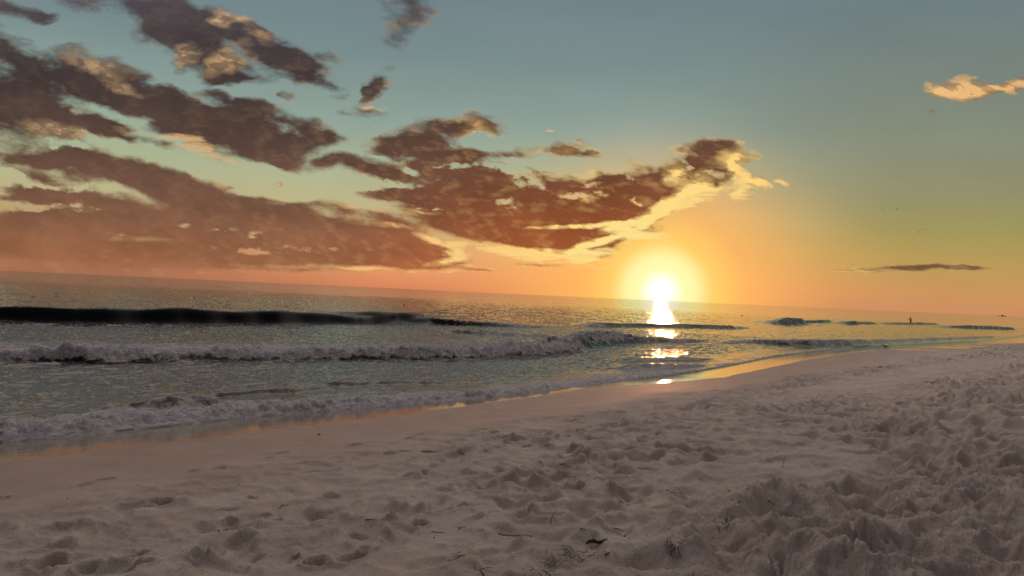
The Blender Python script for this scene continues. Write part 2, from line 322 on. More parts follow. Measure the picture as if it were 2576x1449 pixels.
FEAT = []       # hand placed dents (+) and mounds (-) read off the beach: x, y, half length, half width, angle, depth
def sand_base(s):
    return np.where(s < 0, FILM_Z + .075 * np.maximum(s, -60), FILM_Z + np.where(s < 5, .062 * s, .31 + .035 * (s - 5) + 0 * s))
def sand_h(x, y, detail=True):
    x = np.asarray(x, np.float64); y = np.asarray(y, np.float64)
    u, v = uv(x, y); s = film_v(u) - v
    s_c = np.minimum(s, 12)
    z = FILM_Z + (sand_base(s_c) - FILM_Z) * np.where(s > 0, 1 - .5 * sstep(u, 22, 45), 1) + .004 * np.maximum(s - 12, 0)
    r = np.hypot(x, y)
    edge = fbm(u * .35, v * .5, 3, seed=31)
    dry = sstep(v + edge * 1.3, 3.4, 1.9)                 # churned dry sand
    mid = sstep(v + edge * 1.2, 7.9, 6.3) * (.48 + .52 * sstep(u, 2, 9))     # trodden strip
    midp = sstep(fbm(u * .23, v * .5, 2, seed=41), -.25, .25)
    strip = 1 - .9 * sstep(np.abs(v - 6.2 + .04 * u), 1.5, .5) * sstep(u, 14, 22) * sstep(u, 60, 30)
    soft = sstep(s, .7, 3.0)
    # gentle wash marks
    z = z + soft * (.028 * fbm(u * .55, v * 2.0, 3, seed=3) + .006 * fbm(u * 1.4, v * 4.6, 3, seed=5))
    z = z + .012 * sstep(s, .4, 1.5) * fbm(u * .3, v * 1.1, 2, seed=11)
    far = np.where(r > 14, np.clip(1.0 + (r - 14) / 40, 1, 1.8), 1)
    def part(w, f):
        if w.ndim == 0: return w * f(x, y, u, v)
        o = np.zeros_like(w); k = w > .001; o[k] = w[k] * f(x[k], y[k], u[k], v[k]); return o
    z = z + (.35 + .65 * midp) * far * (2.0 + .5 * sstep(u, 7, 14)) * part(mid * strip, lambda x, y, u, v: .050 * craters(u + .06 * perlin(x * 4, y * 4, 83), v + .06 * perlin(x * 4, y * 4, 84), .38, 9, .7, 1.6, .22) + .020 * craters(v + 5, u, .24, 13, .5, 1.5, .25) + .034 * np.maximum(fbm(u * 4.5, v * 4.5, 4, .6, seed=81, kind='billow') - .08, 0))
    def churned(x, y, u, v):
        wx = x + .05 * fbm(x * 2.2, y * 2.2, 3, seed=51); wy = y + .05 * fbm(x * 2.2 + 9, y * 2.2, 3, seed=52)
        return (.0 +   .17 * fbm(wx * 1.05, wy * 1.05, 2, .4, seed=61) + .03 * fbm(wx * 2.1, wy * 2.1, 2, .5, seed=65, kind='billow') + .16 * craters(wx, wy, .66, 21, .85, 1.35, .3, .1) + .022 * craters(wy + 4, wx, .27, 23, .7, 1.5, .35))
    z = z + part(dry, churned)
    if detail:
        z = z + part(dry * sstep(r, 16, 9), lambda x, y, u, v:   .018 * fbm(x * 6, y * 6, 4, .6, seed=71, kind='billow') + .024 * fbm(x * 22, y * 24, 3, .65, seed=75, kind='billow'))
        z = z + part(soft * sstep(r, 16, 9), lambda x, y, u, v: .0016 * fbm(x * 18, y * 18, 3, seed=77))
        z = z + part(mid * sstep(r, 14, 9), lambda x, y, u, v: .005 * np.maximum(fbm(x * 11, y * 11, 4, .6, seed=79), 0))
    for fx, fy, la, lb, an, dp in FEAT:
        ddx = x - fx; ddy = y - fy
        near_ = (np.abs(ddx) < 2.2 * la) & (np.abs(ddy) < 2.2 * la)
        if not near_.any(): continue
        ca, sa = math.cos(an), math.sin(an); a_ = ddx[near_] if ddx.ndim else ddx; b_ = ddy[near_] if ddy.ndim else ddy
        q = np.sqrt(((a_ * ca + b_ * sa) / la) ** 2 + ((-a_ * sa + b_ * ca) / lb) ** 2)
        if dp > 0: val = -dp * (1 - sstep(q, .45, 1.0)) + dp * .3 * np.exp(-((q - 1.15) / .22) ** 2)
        else: val = -dp * np.exp(-(q * 1.2) ** 2)
        if z.ndim: z[near_] += val
        else: z = z + val
    return z
def on_sand(px, py):
    d = ray(px, py); lo, hi = 3.0, 150.0
    for n_ in (400, 40, 40):
        t = np.linspace(lo, hi, n_) if n_ == 40 else np.geomspace(lo, hi, n_)
        k = int(np.argmax(CAM_H + d.z * t < sand_h(d.x * t, d.y * t)))
        lo, hi = t[max(k - 1, 0)], t[max(k, 1)]
    x, y = d.x * hi, d.y * hi
    return Vector((x, y, CAM_H + d.z * hi))
def P3(x, y): return x * 2576 / 3000, y * 2576 / 3000       # full size photo pixels
_feat = [  # px, py (full-size photo), half length m, half width m, angle deg from shore line, depth
 (308,1405,.13,.045,0,.022),(250,1421,.10,.04,8,.014),(645,1372,.07,.035,0,.025),(565,1380,.08,.03,10,.022),(828,1327,.10,.04,0,.024),(790,1340,.06,.03,10,.02),(12,1458,.06,.03,0,.022),
 (470,1480,.11,.06,0,.05),(150,1600,.18,.09,0,.035),(165,1545,.16,.08,0,.03),(140,1660,.12,.07,10,.045),(255,1660,.10,.05,20,.035),(390,1640,.12,.06,0,.04),(395,1670,.13,.05,-10,.035),
 (590,1620,.07,.05,0,.06),(700,1600,.14,.10,0,.03),(680,1530,.06,.04,0,.04),(775,1508,.07,.05,0,.03),(825,1525,.09,.05,0,.02),(740,1460,.06,.03,0,.03),(970,1455,.12,.05,10,.04),(920,1650,.10,.05,5,.045),
 (865,1637,.03,.03,0,.04),(660,1500,.14,.08,0,.025),(1040,1305,.14,.06,5,.035),(1225,1275,.14,.05,5,.035),(1200,1285,.10,.04,5,.03),(1410,1262,.22,.06,5,.04),(1450,1265,.10,.05,5,.03),
 (1145,1330,.12,.07,0,.035),(1185,1325,.09,.06,0,.035),(1215,1345,.07,.05,0,.04),(1350,1328,.05,.04,0,.05),(1427,1322,.08,.04,0,.04),(1365,1347,.05,.035,0,.045),(1480,1285,.08,.04,0,.03),
 (1215,1393,.20,.07,5,.045),(1250,1378,.06,.04,0,.04),(1380,1385,.16,.08,0,.03),(1400,1435,.16,.07,0,.03),(1555,1487,.08,.05,0,.045),(1535,1505,.12,.05,0,.03),(1390,1520,.14,.07,0,.02),
 (1230,1540,.10,.05,10,.04),(1150,1520,.16,.06,0,.02),(1030,1640,.14,.07,5,.045),(1085,1608,.09,.05,0,.04),(1600,1307,.10,.05,0,.04),(1680,1315,.13,.06,0,.045),(1660,1280,.12,.05,0,.035),
 (1930,1270,.10,.05,0,.045),(1760,1260,.14,.06,0,.03),(1880,1290,.10,.05,0,.035),(1700,1430,.10,.05,0,.035),(1545,1310,.1,.05,0,.035),
 (2270,1440,.18,.12,30,.10),(2460,1640,.26,.16,20,.15),(2660,1470,.26,.13,-15,.12),(2830,1370,.16,.09,10,.11),(2840,1330,.13,.06,0,.08),(2170,1610,.20,.12,0,.09),(2700,1560,.22,.1,0,.09),
 (2740,1690,.26,.2,0,.10),(2920,1590,.22,.1,-20,.10),(2530,1600,.2,.06,70,.05),
 # mounds
 (1780,1440,.26,.14,0,-.06),(2250,1690,.30,.24,0,-.11),(2540,1600,.34,.24,0,-.13),(2330,1490,.20,.15,0,-.08),(2180,1545,.20,.16,0,-.09),(2550,1500,.30,.2,0,-.08),(2860,1480,.35,.2,0,-.10),
 (2800,1640,.26,.2,0,-.10),(2050,1620,.24,.14,20,-.07),(2220,1460,.2,.1,0,-.05),(1950,1420,.2,.1,0,-.03),(2370,1360,.18,.12,0,-.08),(2040,1400,.14,.1,0,-.05),(720,1570,.2,.1,0,-.02),(400,1600,.25,.1,0,-.02),
 (620,1637,.06,.05,0,-.03),(235,1545,.09,.06,0,-.025),(1230,1400,.12,.05,0,-.03),(1700,1275,.08,.06,0,-.04),(1930,1262,.08,.05,0,-.03),(2000,1585,.3,.14,10,-.05),(1950,1620,.3,.12,0,-.03)]
_pts = []
for a in _feat:
    p = on_sand(*P3(a[0], a[1])); _pts.append((p.x, p.y, a[2], a[3], R(90 - 36 + a[4]), a[5] * (.75 if abs(a[5]) > .075 else 1.7)))
FEAT += _pts
# cracks across the crusted mounds, bottom right
CRACKS = []
for line in ([(2530,1552),(2545,1562),(2560,1580),(2556,1590),(2600,1582)],[(2505,1560),(2498,1585),(2500,1600),(2478,1618)],[(2600,1555),(2625,1580),(2640,1590)],
             [(2255,1618),(2262,1640),(2268,1665),(2262,1680)],[(2285,1630),(2292,1650),(2288,1672)],[(2262,1640),(2290,1634)],[(2740,1420),(2765,1430),(2790,1424)],[(2545,1562),(2570,1560),(2580,1572)]):
    q = [on_sand(*P3(*p)) for p in line]
    CRACKS += [(q[i], q[i + 1]) for i in range(len(q) - 1)]
def crack_h(x, y):
    out = np.zeros_like(x)
    wx = x + .012 * perlin(x * 28, y * 28, 91); wy = y + .012 * perlin(x * 28 + 5, y * 28, 92)
    for a, b in CRACKS:
        near_ = (np.abs(x - a.x) < .6) & (np.abs(y - a.y) < .6)
        ax, ay = wx[near_], wy[near_]; ex, ey = b.x - a.x, b.y - a.y
        t = np.clip(((ax - a.x) * ex + (ay - a.y) * ey) / (ex * ex + ey * ey + 1e-9), 0, 1)
        dd = np.hypot(ax - a.x - t * ex, ay - a.y - t * ey)
        out[near_] = np.minimum(out[near_], -.05 * np.exp(-(dd / .013) ** 2))
    return out

# ------------------------------------------------------------------ grids
def theta_rows(fine, n_fine_half, coarse_to, n_coarse, wrap=False):
    a = np.linspace(-fine, fine, n_fine_half * 2 + 1)
    b = np.linspace(fine, coarse_to, n_coarse + 1)[1:]
    t = np.concatenate([-b[::-1], a, b])
    return t
def grid_mesh(name, th, rad, zfun, mat, attrs):
    T, Rr = np.meshgrid(th, rad)
    x = (Rr * np.sin(T)).ravel(); y = (Rr * np.cos(T)).ravel()
    z, at_ = zfun(x, y)
    nT, nR = len(th), len(rad)
    co = np.empty((len(x), 3), np.float32); co[:, 0] = x; co[:, 1] = y; co[:, 2] = z
    i = (np.arange(nR - 1)[:, None] * nT + np.arange(nT - 1)[None, :]).ravel()
    q = np.stack([i, i + 1, i + nT + 1, i + nT], 1).astype(np.int32)[:, ::-1]
    me = bpy.data.meshes.new(name)
    me.vertices.add(len(co)); me.vertices.foreach_set('co', co.ravel())
    me.loops.add(q.size); me.loops.foreach_set('vertex_index', np.ascontiguousarray(q).ravel())
    me.polygons.add(len(q)); me.polygons.foreach_set('loop_start', np.arange(0, q.size, 4, dtype=np.int32))
    me.update(calc_edges=True); me.shade_smooth()
    for k in attrs:
        a = me.attributes.new(k, 'FLOAT', 'POINT'); a.data.foreach_set('value', at_[k].astype(np.float32))
    me.materials.append(mat)
    o = bpy.data.objects.new(name, me); C.objects.link(o)
    return o

# ------------------------------------------------------------------ materials
def new_mat(name):
    m = bpy.data.materials.new(name); m.use_nodes = True; t = m.node_tree; t.nodes.clear()
    n = NT(t); out = n.n('ShaderNodeOutputMaterial'); return m, n, out
def attr(n, name):
    a = n.n('ShaderNodeAttribute'); a.attribute_name = name; return a.outputs['Fac']
def bsdf(n, col, rough, spec=.5, normal=None, ior=None, **kw):
    b = n.n('ShaderNodeBsdfPrincipled'); n.put(b.inputs['Base Color'], col); n.put(b.inputs['Roughness'], rough)
    n.put(b.inputs['Specular IOR Level'], spec)
    if ior: b.inputs['IOR'].default_value = ior
    if normal is not None: n.put(b.inputs['Normal'], normal)
    return b
def bump(n, h, strength=.5, dist=.01, normal=None):
    b = n.n('ShaderNodeBump'); b.inputs['Strength'].default_value = strength; b.inputs['Distance'].default_value = dist
    n.put(b.inputs['Height'], h)
    if normal is not None: n.put(b.inputs['Normal'], normal)
    return b.outputs[0]
def simple(name, c1, c2, rough=.8, scale=20, spec=.3):
    m, n, out = new_mat(name); co = n.n('ShaderNodeTexCoord').outputs['Object']
    f = n.noise(co, scale, 4, .6)
    b = bsdf(n, n.mix(n.ss(f, .3, .7), c1 + (1,), c2 + (1,)), rough, spec, bump(n, f, .4, .005))
    n.t.links.new(b.outputs[0], out.inputs[0]); return m

# sand
m_sand, n, out = new_mat('sand')
pos = n.n('ShaderNodeNewGeometry').outputs['Position']
film = attr(n, 'film'); damp = attr(n, 'damp')
g1_ = n.noise(pos, 1.7, 5, .6); g2_ = n.noise(pos, 60, 4, .7); g3_ = n.noise(pos, 420, 2, .6)
dryc = n.mix(n.ss(g1_, .3, .7), (.71, .565, .50, 1), (.83, .70, .62, 1))
dryc = n.mix(n.m('MULTIPLY', n.ss(g2_, .54, .70), .5), dryc, (.26, .22, .18, 1))
dryc = n.mix(n.m('MULTIPLY', n.ss(g3_, .60, .75), .5), dryc, (.2, .17, .14, 1))
dryc = n.mix(n.m('MULTIPLY', n.ss(g3_, .40, .30), .4), dryc, (.7, .66, .6, 1))
dampc = n.mix(n.ss(g1_, .3, .7), (.54, .385, .33, 1), (.62, .46, .40, 1))
colr = n.mix(damp, dryc, dampc)
nrm = bump(n, n.m('MULTIPLY_ADD', g2_, 1.0, n.m('MULTIPLY', g3_, .3)), 1.0, .030)
wetb = n.n('ShaderNodeBsdfPrincipled')
n.put(wetb.inputs['Base Color'], (.27, .205, .155, 1))
fn = n.noise(n.mapping(pos, rot=R(36 - 90 + 180), scale=(1, 3, 1)), 2.2, 4, .6)
n.put(wetb.inputs['Roughness'], n.ss(fn, .3, .7, .04, .09)); wetb.inputs['IOR'].default_value = 1.45
n.put(wetb.inputs['Normal'], bump(n, fn, .15, .02))
sb = bsdf(n, colr, n.ss(damp, 0, 1, .95, .65), n.ss(damp, 0, 1, .15, .32), nrm)
mx = n.n('ShaderNodeMixShader'); n.put(mx.inputs[0], film)
n.t.links.new(sb.outputs[0], mx.inputs[1]); n.t.links.new(wetb.outputs[0], mx.inputs[2]); n.t.links.new(mx.outputs[0], out.inputs[0])

# water
m_sea, n, out = new_mat('sea_water')
pos = n.n('ShaderNodeNewGeometry').outputs['Position']
foam = attr(n, 'foam'); shallow = attr(n, 'shallow'); far = attr(n, 'far'); face = attr(n, 'face')
al = n.mapping(pos, rot=R(36) - R(90) + R(180), scale=(1, 1, 1))     # x along the shore
rip1 = n.noise(n.mapping(al, scale=(.34, 1.6, 1)), 2.6, 3, .55, .4)
rip2 = n.noise(n.mapping(al, scale=(.6, 1.5, 1)), 9.0, 4, .6, .4)
rip3 = n.noise(n.mapping(al, scale=(.22, 1.2, 1)), .55, 4, .6, .5)
hgt = n.m('ADD', n.m('MULTIPLY', rip1, .026), n.m('ADD', n.m('MULTIPLY', rip2, .003), n.m('MULTIPLY', rip3, n.ss(far, 0, 1, .10, .32))))
hgt = n.m('MULTIPLY', hgt, n.ss(face, 0, 1, 1, .04))
nrm = bump(n, hgt, 1.0, 1.0)
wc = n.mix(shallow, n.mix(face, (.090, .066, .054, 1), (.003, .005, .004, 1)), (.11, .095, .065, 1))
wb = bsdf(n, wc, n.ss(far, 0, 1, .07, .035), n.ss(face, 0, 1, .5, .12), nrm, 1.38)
fo = n.noise(n.mapping(al, scale=(.5, 1.0, 1)), 2.4, 7, .68, 1.2)
fo2 = n.noise(n.mapping(al, scale=(.7, 1.0, 1)), 14.0, 4, .7, .8)
ff = n.m('MULTIPLY_ADD', n.m('SUBTRACT', fo, .5), 3.0, foam)
ff = n.m('MULTIPLY_ADD', n.m('SUBTRACT', fo2, .5), .9, ff)
ff = n.m('MULTIPLY', n.ss(ff, .38, 1.0), n.ss(foam, .02, .2))
fcol = n.mix(n.ss(fo2, .3, .7), (.27, .24, .26, 1), (.60, .56, .59, 1))
fb_ = bsdf(n, fcol, .75, .3, bump(n, n.m('ADD', fo, n.m('MULTIPLY', fo2, .35)), .9, .06))
mx = n.n('ShaderNodeMixShader'); n.put(mx.inputs[0], ff)
n.t.links.new(wb.outputs[0], mx.inputs[1]); n.t.links.new(fb_.outputs[0], mx.inputs[2]); n.t.links.new(mx.outputs[0], out.inputs[0])

# ------------------------------------------------------------------ beach
def sand_z(x, y):
    z = sand_h(x, y) + crack_h(x, y)
    u, v = uv(x, y); s = film_v(u) - v
    wob = .10 * fbm(u * .8, v * 0 + 3.3, 3, seed=101) + .03 * perlin(u * 6, v * 0 + 1, 103)
    film = sstep(s + wob * sstep(u, 60, 20), .03, -.06)
    # shallow tongues of water left lying on the far beach
    for (px, py, la, lb) in ((2330, 871.5, 9.0, .5), (2290, 864, 8.0, .35), (2270, 879, 2.5, .25)):
        c = at(px, py, .12); cu, cv = uv(c.x, c.y)
        ex = (x - c.x) * 1.0; ey = (y - c.y)
        q = np.sqrt((ex / la) ** 2 + (ey / (lb * 3.0)) ** 2); film = np.maximum(film, sstep(q, 1.05, .85))
    damp = 1 - sstep(s + .8 * fbm(u * .25, v * .6, 3, seed=105), 1.2, 3.6)
    return z, {'film': film, 'damp': damp}
th = theta_rows(R(36), 760, R(180), 60)
rad = np.concatenate([[0.0, .3], np.linspace(.8, 3.6, 10)[:-1], np.geomspace(3.6, 14, 560)[:-1], np.geomspace(14, 70, 330)[:-1], np.geomspace(70, 900, 70)])
beach = grid_mesh('beach_sand', th, rad, sand_z, m_sand, ['film', 'damp'])
beach['kind'] = 'structure'

# ------------------------------------------------------------------ sea
WAVES = [  # (px, base py, crest py) along the wave; front factor; back length; foam on face, foam trailing behind
 dict(p=[(-500,800,765),(-200,806,768),(0,808,772),(200,814,776),(420,815,778),(600,816,781),(700,816,784),(800,816,788),(900,816,796),(1000,814,803)], k=.5, back=3.2, foam=0, tail=0, tl=1, taper=(0,12)),
 dict(p=[(900,814,800),(1000,815,797),(1100,816,800),(1200,822,810),(1300,826,818)], k=1.3, back=2.0, foam=0, tail=0, tl=1, taper=(4,6)),
 dict(p=[(-500,893,872),(-200,899,878),(0,906,888),(130,910,884),(250,914,874),(360,912,876),(520,909,882),(700,909,886),(850,907,884),(1000,906,878),(1150,905,875),(1300,899,873),(1400,893,868),(1450,890,862)],
      k=.9, back=1.6, foam=1.15, tail=.92, tl=6.5, taper=(0,2)),
 dict(p=[(1440,884,862),(1490,876,845),(1540,868,832),(1580,864,836),(1640,862,850),(1720,864,856)], k=.9, back=1.4, foam=.75, tail=.15, tl=1.0, taper=(3,5)),
 dict(p=[(1150,840,831),(1200,840,829),(1260,846,838),(1350,850,844)], k=1.2, back=1.0, foam=0, tail=0, tl=1, taper=(1,4)),
 dict(p=[(1540,824,814),(1650,824,815),(1750,826,816),(1850,828,820)], k=1.4, back=2.0, foam=0, tail=0, tl=1, taper=(4,6)),
 dict(p=[(1960,812,807),(2010,817,801),(2040,817,801),(2080,813,806)], k=1.2, back=2.5, foam=.3, tail=0, tl=1, lump=.08, taper=(8,8)),
 dict(p=[(2130,815,810),(2165,817,807),(2200,816,810)], k=1.2, back=2.5, foam=.25, tail=0, tl=1, lump=.06, taper=(7,7)),
 dict(p=[(2240,816,812),(2330,817,811),(2360,817,812)], k=1.1, back=2.5, foam=0, tail=0, tl=1, taper=(5,5)),
 dict(p=[(2400,825,820),(2440,826,819),(2500,826,819),(2560,830,824)], k=1.0, back=3, foam=.25, tail=0, tl=1, taper=(5,8)),
 dict(p=[(1890,864,859),(1980,870,857),(2060,873,857),(2150,871,856),(2250,863,855),(2320,858,853),(2500,850,846)], k=1.6, back=2.4, foam=.62, tail=.45, tl=4.0, lump=.03, taper=(4,12)),
 dict(p=[(500,1002,996),(600,1000,990),(720,994,980),(800,988,976)], k=.9, back=.45, foam=0, tail=0, tl=1, taper=(.8,1)),
 dict(p=[(760,978,968),(850,976,962),(930,974,965),(980,974,969)], k=.9, back=.45, foam=0, tail=0, tl=1, taper=(.8,1)),
 dict(p=[(300,1040,1026),(400,1040,1012),(460,1034,1005),(560,1034,1022)], k=1.0, back=.5, foam=.1, tail=0, tl=1, taper=(.6,.8)),
 dict(p=[(1000,972,964),(1080,972,962),(1180,972,968)], k=.9, back=.4, foam=0, tail=0, tl=1, taper=(.8,1)),
 dict(p=[(1600,912,903),(1700,910,900),(1780,908,903)], k=1.3, back=.5, foam=.1, tail=0, tl=1, taper=(1,1.5)),
 dict(p=[(1620,932,920),(1680,930,918),(1760,926,918)], k=1.3, back=.5, foam=.3, tail=.2, tl=.6, taper=(1,1.5)),
]
for w in WAVES:
    L = []
    for px, yb, yc in w['p']:
        b = at(px, yb); d = math.hypot(b.x, b.y) ; dep = b.y
        # height of the crest seen over the base point
        c0 = at(px, yc); z = CAM_H * (1 - dep / c0.y) * .96
        z = max(.02, min(z, .95)); bu, bv = uv(b.x, b.y)
        L.append((bu, bv + 1.35 * w['k'] * z, z))
    L.sort(); a = np.array(L); w['u'], w['v'], w['h'] = a[:, 0], a[:, 1], a[:, 2]
def sea_z(x, y):
    u, v = uv(x, y); r = np.hypot(x, y)
    sea = v - bore_v(u)                                    # distance out from the leading edge
    fo = np.zeros_like(x)
    # chop
    fade = sstep(sea, .2, 3.0)
    ffar = 1 - sstep(r, 120, 260)
    z = fade * ffar * (.065 * fbm(u * .6 + .3 * perlin(u * .2, v * .3, 4), v * 1.7, 3, .55, seed=201) + .040 * fbm(u * 1.5, v * 3.6, 3, .6, seed=205, kind='ridge'))
    chop = z + sstep(sea, 8, 30) * ffar * .10 * fbm(u * .22, v * .6, 3, seed=208); z = np.zeros_like(x)
    z = z + sstep(sea, 4, 25) * ffar * .05 * fbm(u * .10, v * .26, 3, seed=211)
    z = z + sstep(r, 60, 200) * (1 - sstep(r, 900, 2500)) * .10 * fbm(u * .035, v * .11, 3, seed=215)
    face = np.zeros_like(x)
    U, V = u, v
    for w in WAVES:
        c0 = np.interp(U, w['u'], w['v'])
        k = np.flatnonzero((np.abs(V - c0 - 2) < 4 + max(2.6 * w['back'], 2.2 * w['tl'])) & (U > w['u'][0] - w['taper'][0] - .1) & (U < w['u'][-1] + w['taper'][1] + .1))
        if not len(k): continue
        u = U[k]; v = V[k]
        uu = u + .5 * perlin(u * .3, v * .3, 221)
        c = np.interp(uu, w['u'], w['v']) + .22 * fbm(u * .5, v * 0 + 2.2, 3 if w['foam'] > .2 else 1, seed=223) * min(1, 2.5 * w['h'].max())
        h = np.interp(uu, w['u'], w['h']); lo, hi = w['u'][0], w['u'][-1]
        t0, t1 = w['taper']
        tp = np.ones_like(u)
        if t0: tp = tp * sstep(u, lo - t0, lo)
        tp = tp * (1 - sstep(u, hi, hi + t1))
        h = h * tp * (1 + (.5 if w['foam'] > 1 else .16) * fbm(u * .35, v * 0, 3 if w['foam'] > 1 else 1, seed=225))
        s = v - c; wf = w['k'] * np.maximum(h, .02)
        prof = np.where(s < 0, np.exp(-(s / wf) ** 2 * 1.15), np.exp(-(s / w['back']) ** 2))
        z[k] += h * prof
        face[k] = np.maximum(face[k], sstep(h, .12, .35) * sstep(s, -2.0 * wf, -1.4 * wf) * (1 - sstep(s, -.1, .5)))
        if w['k'] < 2 and h.max() > .2: z[k] -= .12 * h * np.exp(-((s + 2.6 * wf) / (1.3 * wf)) ** 2)
        if w['foam']:
            on = np.clip(tp, 0, 1)
            brk = sstep(fbm(u * .35, v * 0 + 7.7, 3, seed=231), -.75, .1)
            low = .6 * fbm(u * .9, v * 0 + 1.1, 3, seed=235)
            ff = w['foam'] * on * sstep(s, (-1.45 + low) * wf, (-.9 + low) * wf) * (1 - sstep(s, .3, .9)) * (.55 + .45 * brk)
            z[k] += on * w.get('lump', .15) * np.minimum(ff, 1) * np.maximum(fbm(u * 2.2, v * 2.8, 3, .5, seed=233, kind='billow') + .05, -.3) * sstep(h, 0, .3)
            fo[k] = np.maximum(fo[k], ff)
            if w['tail']:
                lf = 1.0 if w['p'][0][0] > 0 else (1 - .75 * sstep(u, 15, 34))
                fo[k] = np.maximum(fo[k], w['tail'] * on * lf * sstep(s, .0, .6) * (1 - sstep(s, w['tl'] * .5, w['tl'] * 1.6)))
    u, v = U, V
    z = z + chop * (1 - .85 * face)
    # old foam lying on the inner water
    fo = np.maximum(fo, .30 * sstep(fbm(u * .12, v * .3, 3, seed=241), .0, .5) * sstep(sea, 1, 3) * (1 - sstep(sea, 12, 18)))
    # the last wave running up the sand
    bz = -.02 + .02
    lead = sstep(sea + .10 * fbm(u * 1.6, v * 0 + 4.4, 3, seed=251) + .05 * perlin(u * 5, v * 0, 252), -.02, .16)
    amp = (.115 * (1 - .45 * sstep(u, 9, 20)) * (1 - .8 * sstep(u, 16, 28))) 
    wid = 1.25 * (1 - .3 * sstep(u, 8, 20))
    bore = lead * np.exp(-(np.maximum(sea, 0) / wid) ** 2)
    lump = fbm(u * 2.0, v * 2.8, 4, .5, seed=261, kind='billow')
    z = z + bore * amp * (.75 + 1.1 * np.maximum(lump, -.35))
    bf = sstep(sea + .10 * fbm(u * 1.6, v * 0 + 4.4, 3, seed=251) + .05 * perlin(u * 5, v * 0, 252), -.16, -.04) * (1 - sstep(sea + .5 * fbm(u * .6, v * 1.2, 3, seed=263), .55, 1.9))
    fo = np.maximum(fo, bf * 1.1 * (1 - .35 * sstep(u, 18, 26) - .3 * sstep(u, 26, 40)))
    fo = np.maximum(fo, .42 * sstep(sea, .3, 1.2) * (1 - sstep(sea, 1.5, 3.4)) * (1 - sstep(u, 6, 12)))
    z = np.where(sea < .0, z - .10 * sstep(-sea, -.02, .18), z) - .25 * sstep(-sea, .25, 1.2) + .015
    # sit the leading edge on the sand it has reached
    zs = FILM_Z + .075 * np.maximum(film_v(u) - v, -1.6)
    z = z + np.maximum(zs - .0, 0) * sstep(sea, 1.6, .1) * sstep(-sea, .3, 0.0) * 1.0
    shallow = 1 - sstep(sea, .2, 6.5)
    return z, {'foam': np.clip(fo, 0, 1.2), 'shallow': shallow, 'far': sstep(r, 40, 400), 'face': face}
th = theta_rows(R(36), 700, R(88), 60)
rad = np.concatenate([np.geomspace(5.5, 60, 800)[:-1], np.geomspace(60, 200, 170)[:-1], np.geomspace(200, 45000, 140)])
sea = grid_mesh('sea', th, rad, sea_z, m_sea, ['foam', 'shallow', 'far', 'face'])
sea['kind'] = 'structure'

# ------------------------------------------------------------------ things
random.seed(5)
def tag(o, label=None, cat=None, group=None, kind=None):
    for k, v in (('label', label), ('category', cat), ('group', group), ('kind', kind)):
        if v: o[k] = v
    return o
def mesh_obj(name, verts, faces, mat, parent=None, smooth=True):
    me = bpy.data.meshes.new(name); me.from_pydata([tuple(v) for v in verts], [], faces); me.update()
    if smooth: me.shade_smooth()
    if mat: me.materials.append(mat)
    o = bpy.data.objects.new(name, me); C.objects.link(o)
    if parent: o.parent = parent
    return o
def tube(V, F, pts, rads, sides=6):
    pts = [Vector(p) for p in pts]; base = len(V)
    for i, p in enumerate(pts):
        t = (pts[min(i + 1, len(pts) - 1)] - pts[max(i - 1, 0)]).normalized()
        a = t.cross(Vector((0, 0, 1)));  a = a.normalized() if a.length > 1e-3 else Vector((1, 0, 0)); b = t.cross(a)
        for k in range(sides):
            an = 2 * math.pi * k / sides
            V.append(p + (a * math.cos(an) + b * math.sin(an)) * rads[i])
    for i in range(len(pts) - 1):
        for k in range(sides):
            q = base + i * sides; F.append((q + k, q + (k + 1) % sides, q + sides + (k + 1) % sides, q + sides + k))
    F.append(tuple(base + k for k in range(sides))[::-1]); F.append(tuple(base + (len(pts) - 1) * sides + k for k in range(sides)))
def blob(V, F, c, r, rot=0.0, nu=10, nv=7, rough=.12):
    base = len(V); c = Vector(c); rnd = random.random() * 50
    for j in range(nv + 1):
        ph = math.pi * j / nv
        for i in range(nu):
            th_ = 2 * math.pi * i / nu; k = 1 + rough * math.sin(3 * th_ + rnd + 2 * ph) * math.sin(ph)
            p = Vector((math.cos(th_) * math.sin(ph) * r[0] * k, math.sin(th_) * math.sin(ph) * r[1] * k, math.cos(ph) * r[2]))
            p.rotate(Matrix.Rotation(rot, 3, 'Z')); V.append(c + p)
    for j in range(nv):
        for i in range(nu):
            F.append((base + j * nu + i, base + (j + 1) * nu + i, base + (j + 1) * nu + (i + 1) % nu, base + j * nu + (i + 1) % nu))
m_twig = simple('driftwood', (.05, .032, .02), (.13, .09, .06), .85, 60)
m_weed = simple('seaweed', (.02, .012, .008), (.06, .03, .018), .5, 50, .5)
m_peb = simple('dark_pebble', (.035, .025, .02), (.09, .06, .045), .6, 80)
m_shell = simple('shell', (.62, .52, .44), (.85, .78, .70), .35, 60, .5)
m_skin = simple('skin', (.13, .065, .04), (.18, .09, .055), .6, 12)
m_cloth = simple('dark_cloth', (.012, .012, .018), (.03, .028, .035), .9, 40)
m_hair = simple('hair', (.01, .007, .005), (.03, .02, .012), .7, 60)
m_bird = simple('feathers', (.05, .045, .04), (.13, .12, .11), .8, 30)
m_birdlt = simple('pale_feathers', (.18, .16, .14), (.32, .29, .26), .8, 60)
m_ship = simple('ship_hull', (.05, .045, .045), (.09, .08, .08), .6, 1)
m_shipw = simple('ship_cabin', (.25, .22, .2), (.35, .32, .3), .6, 1)

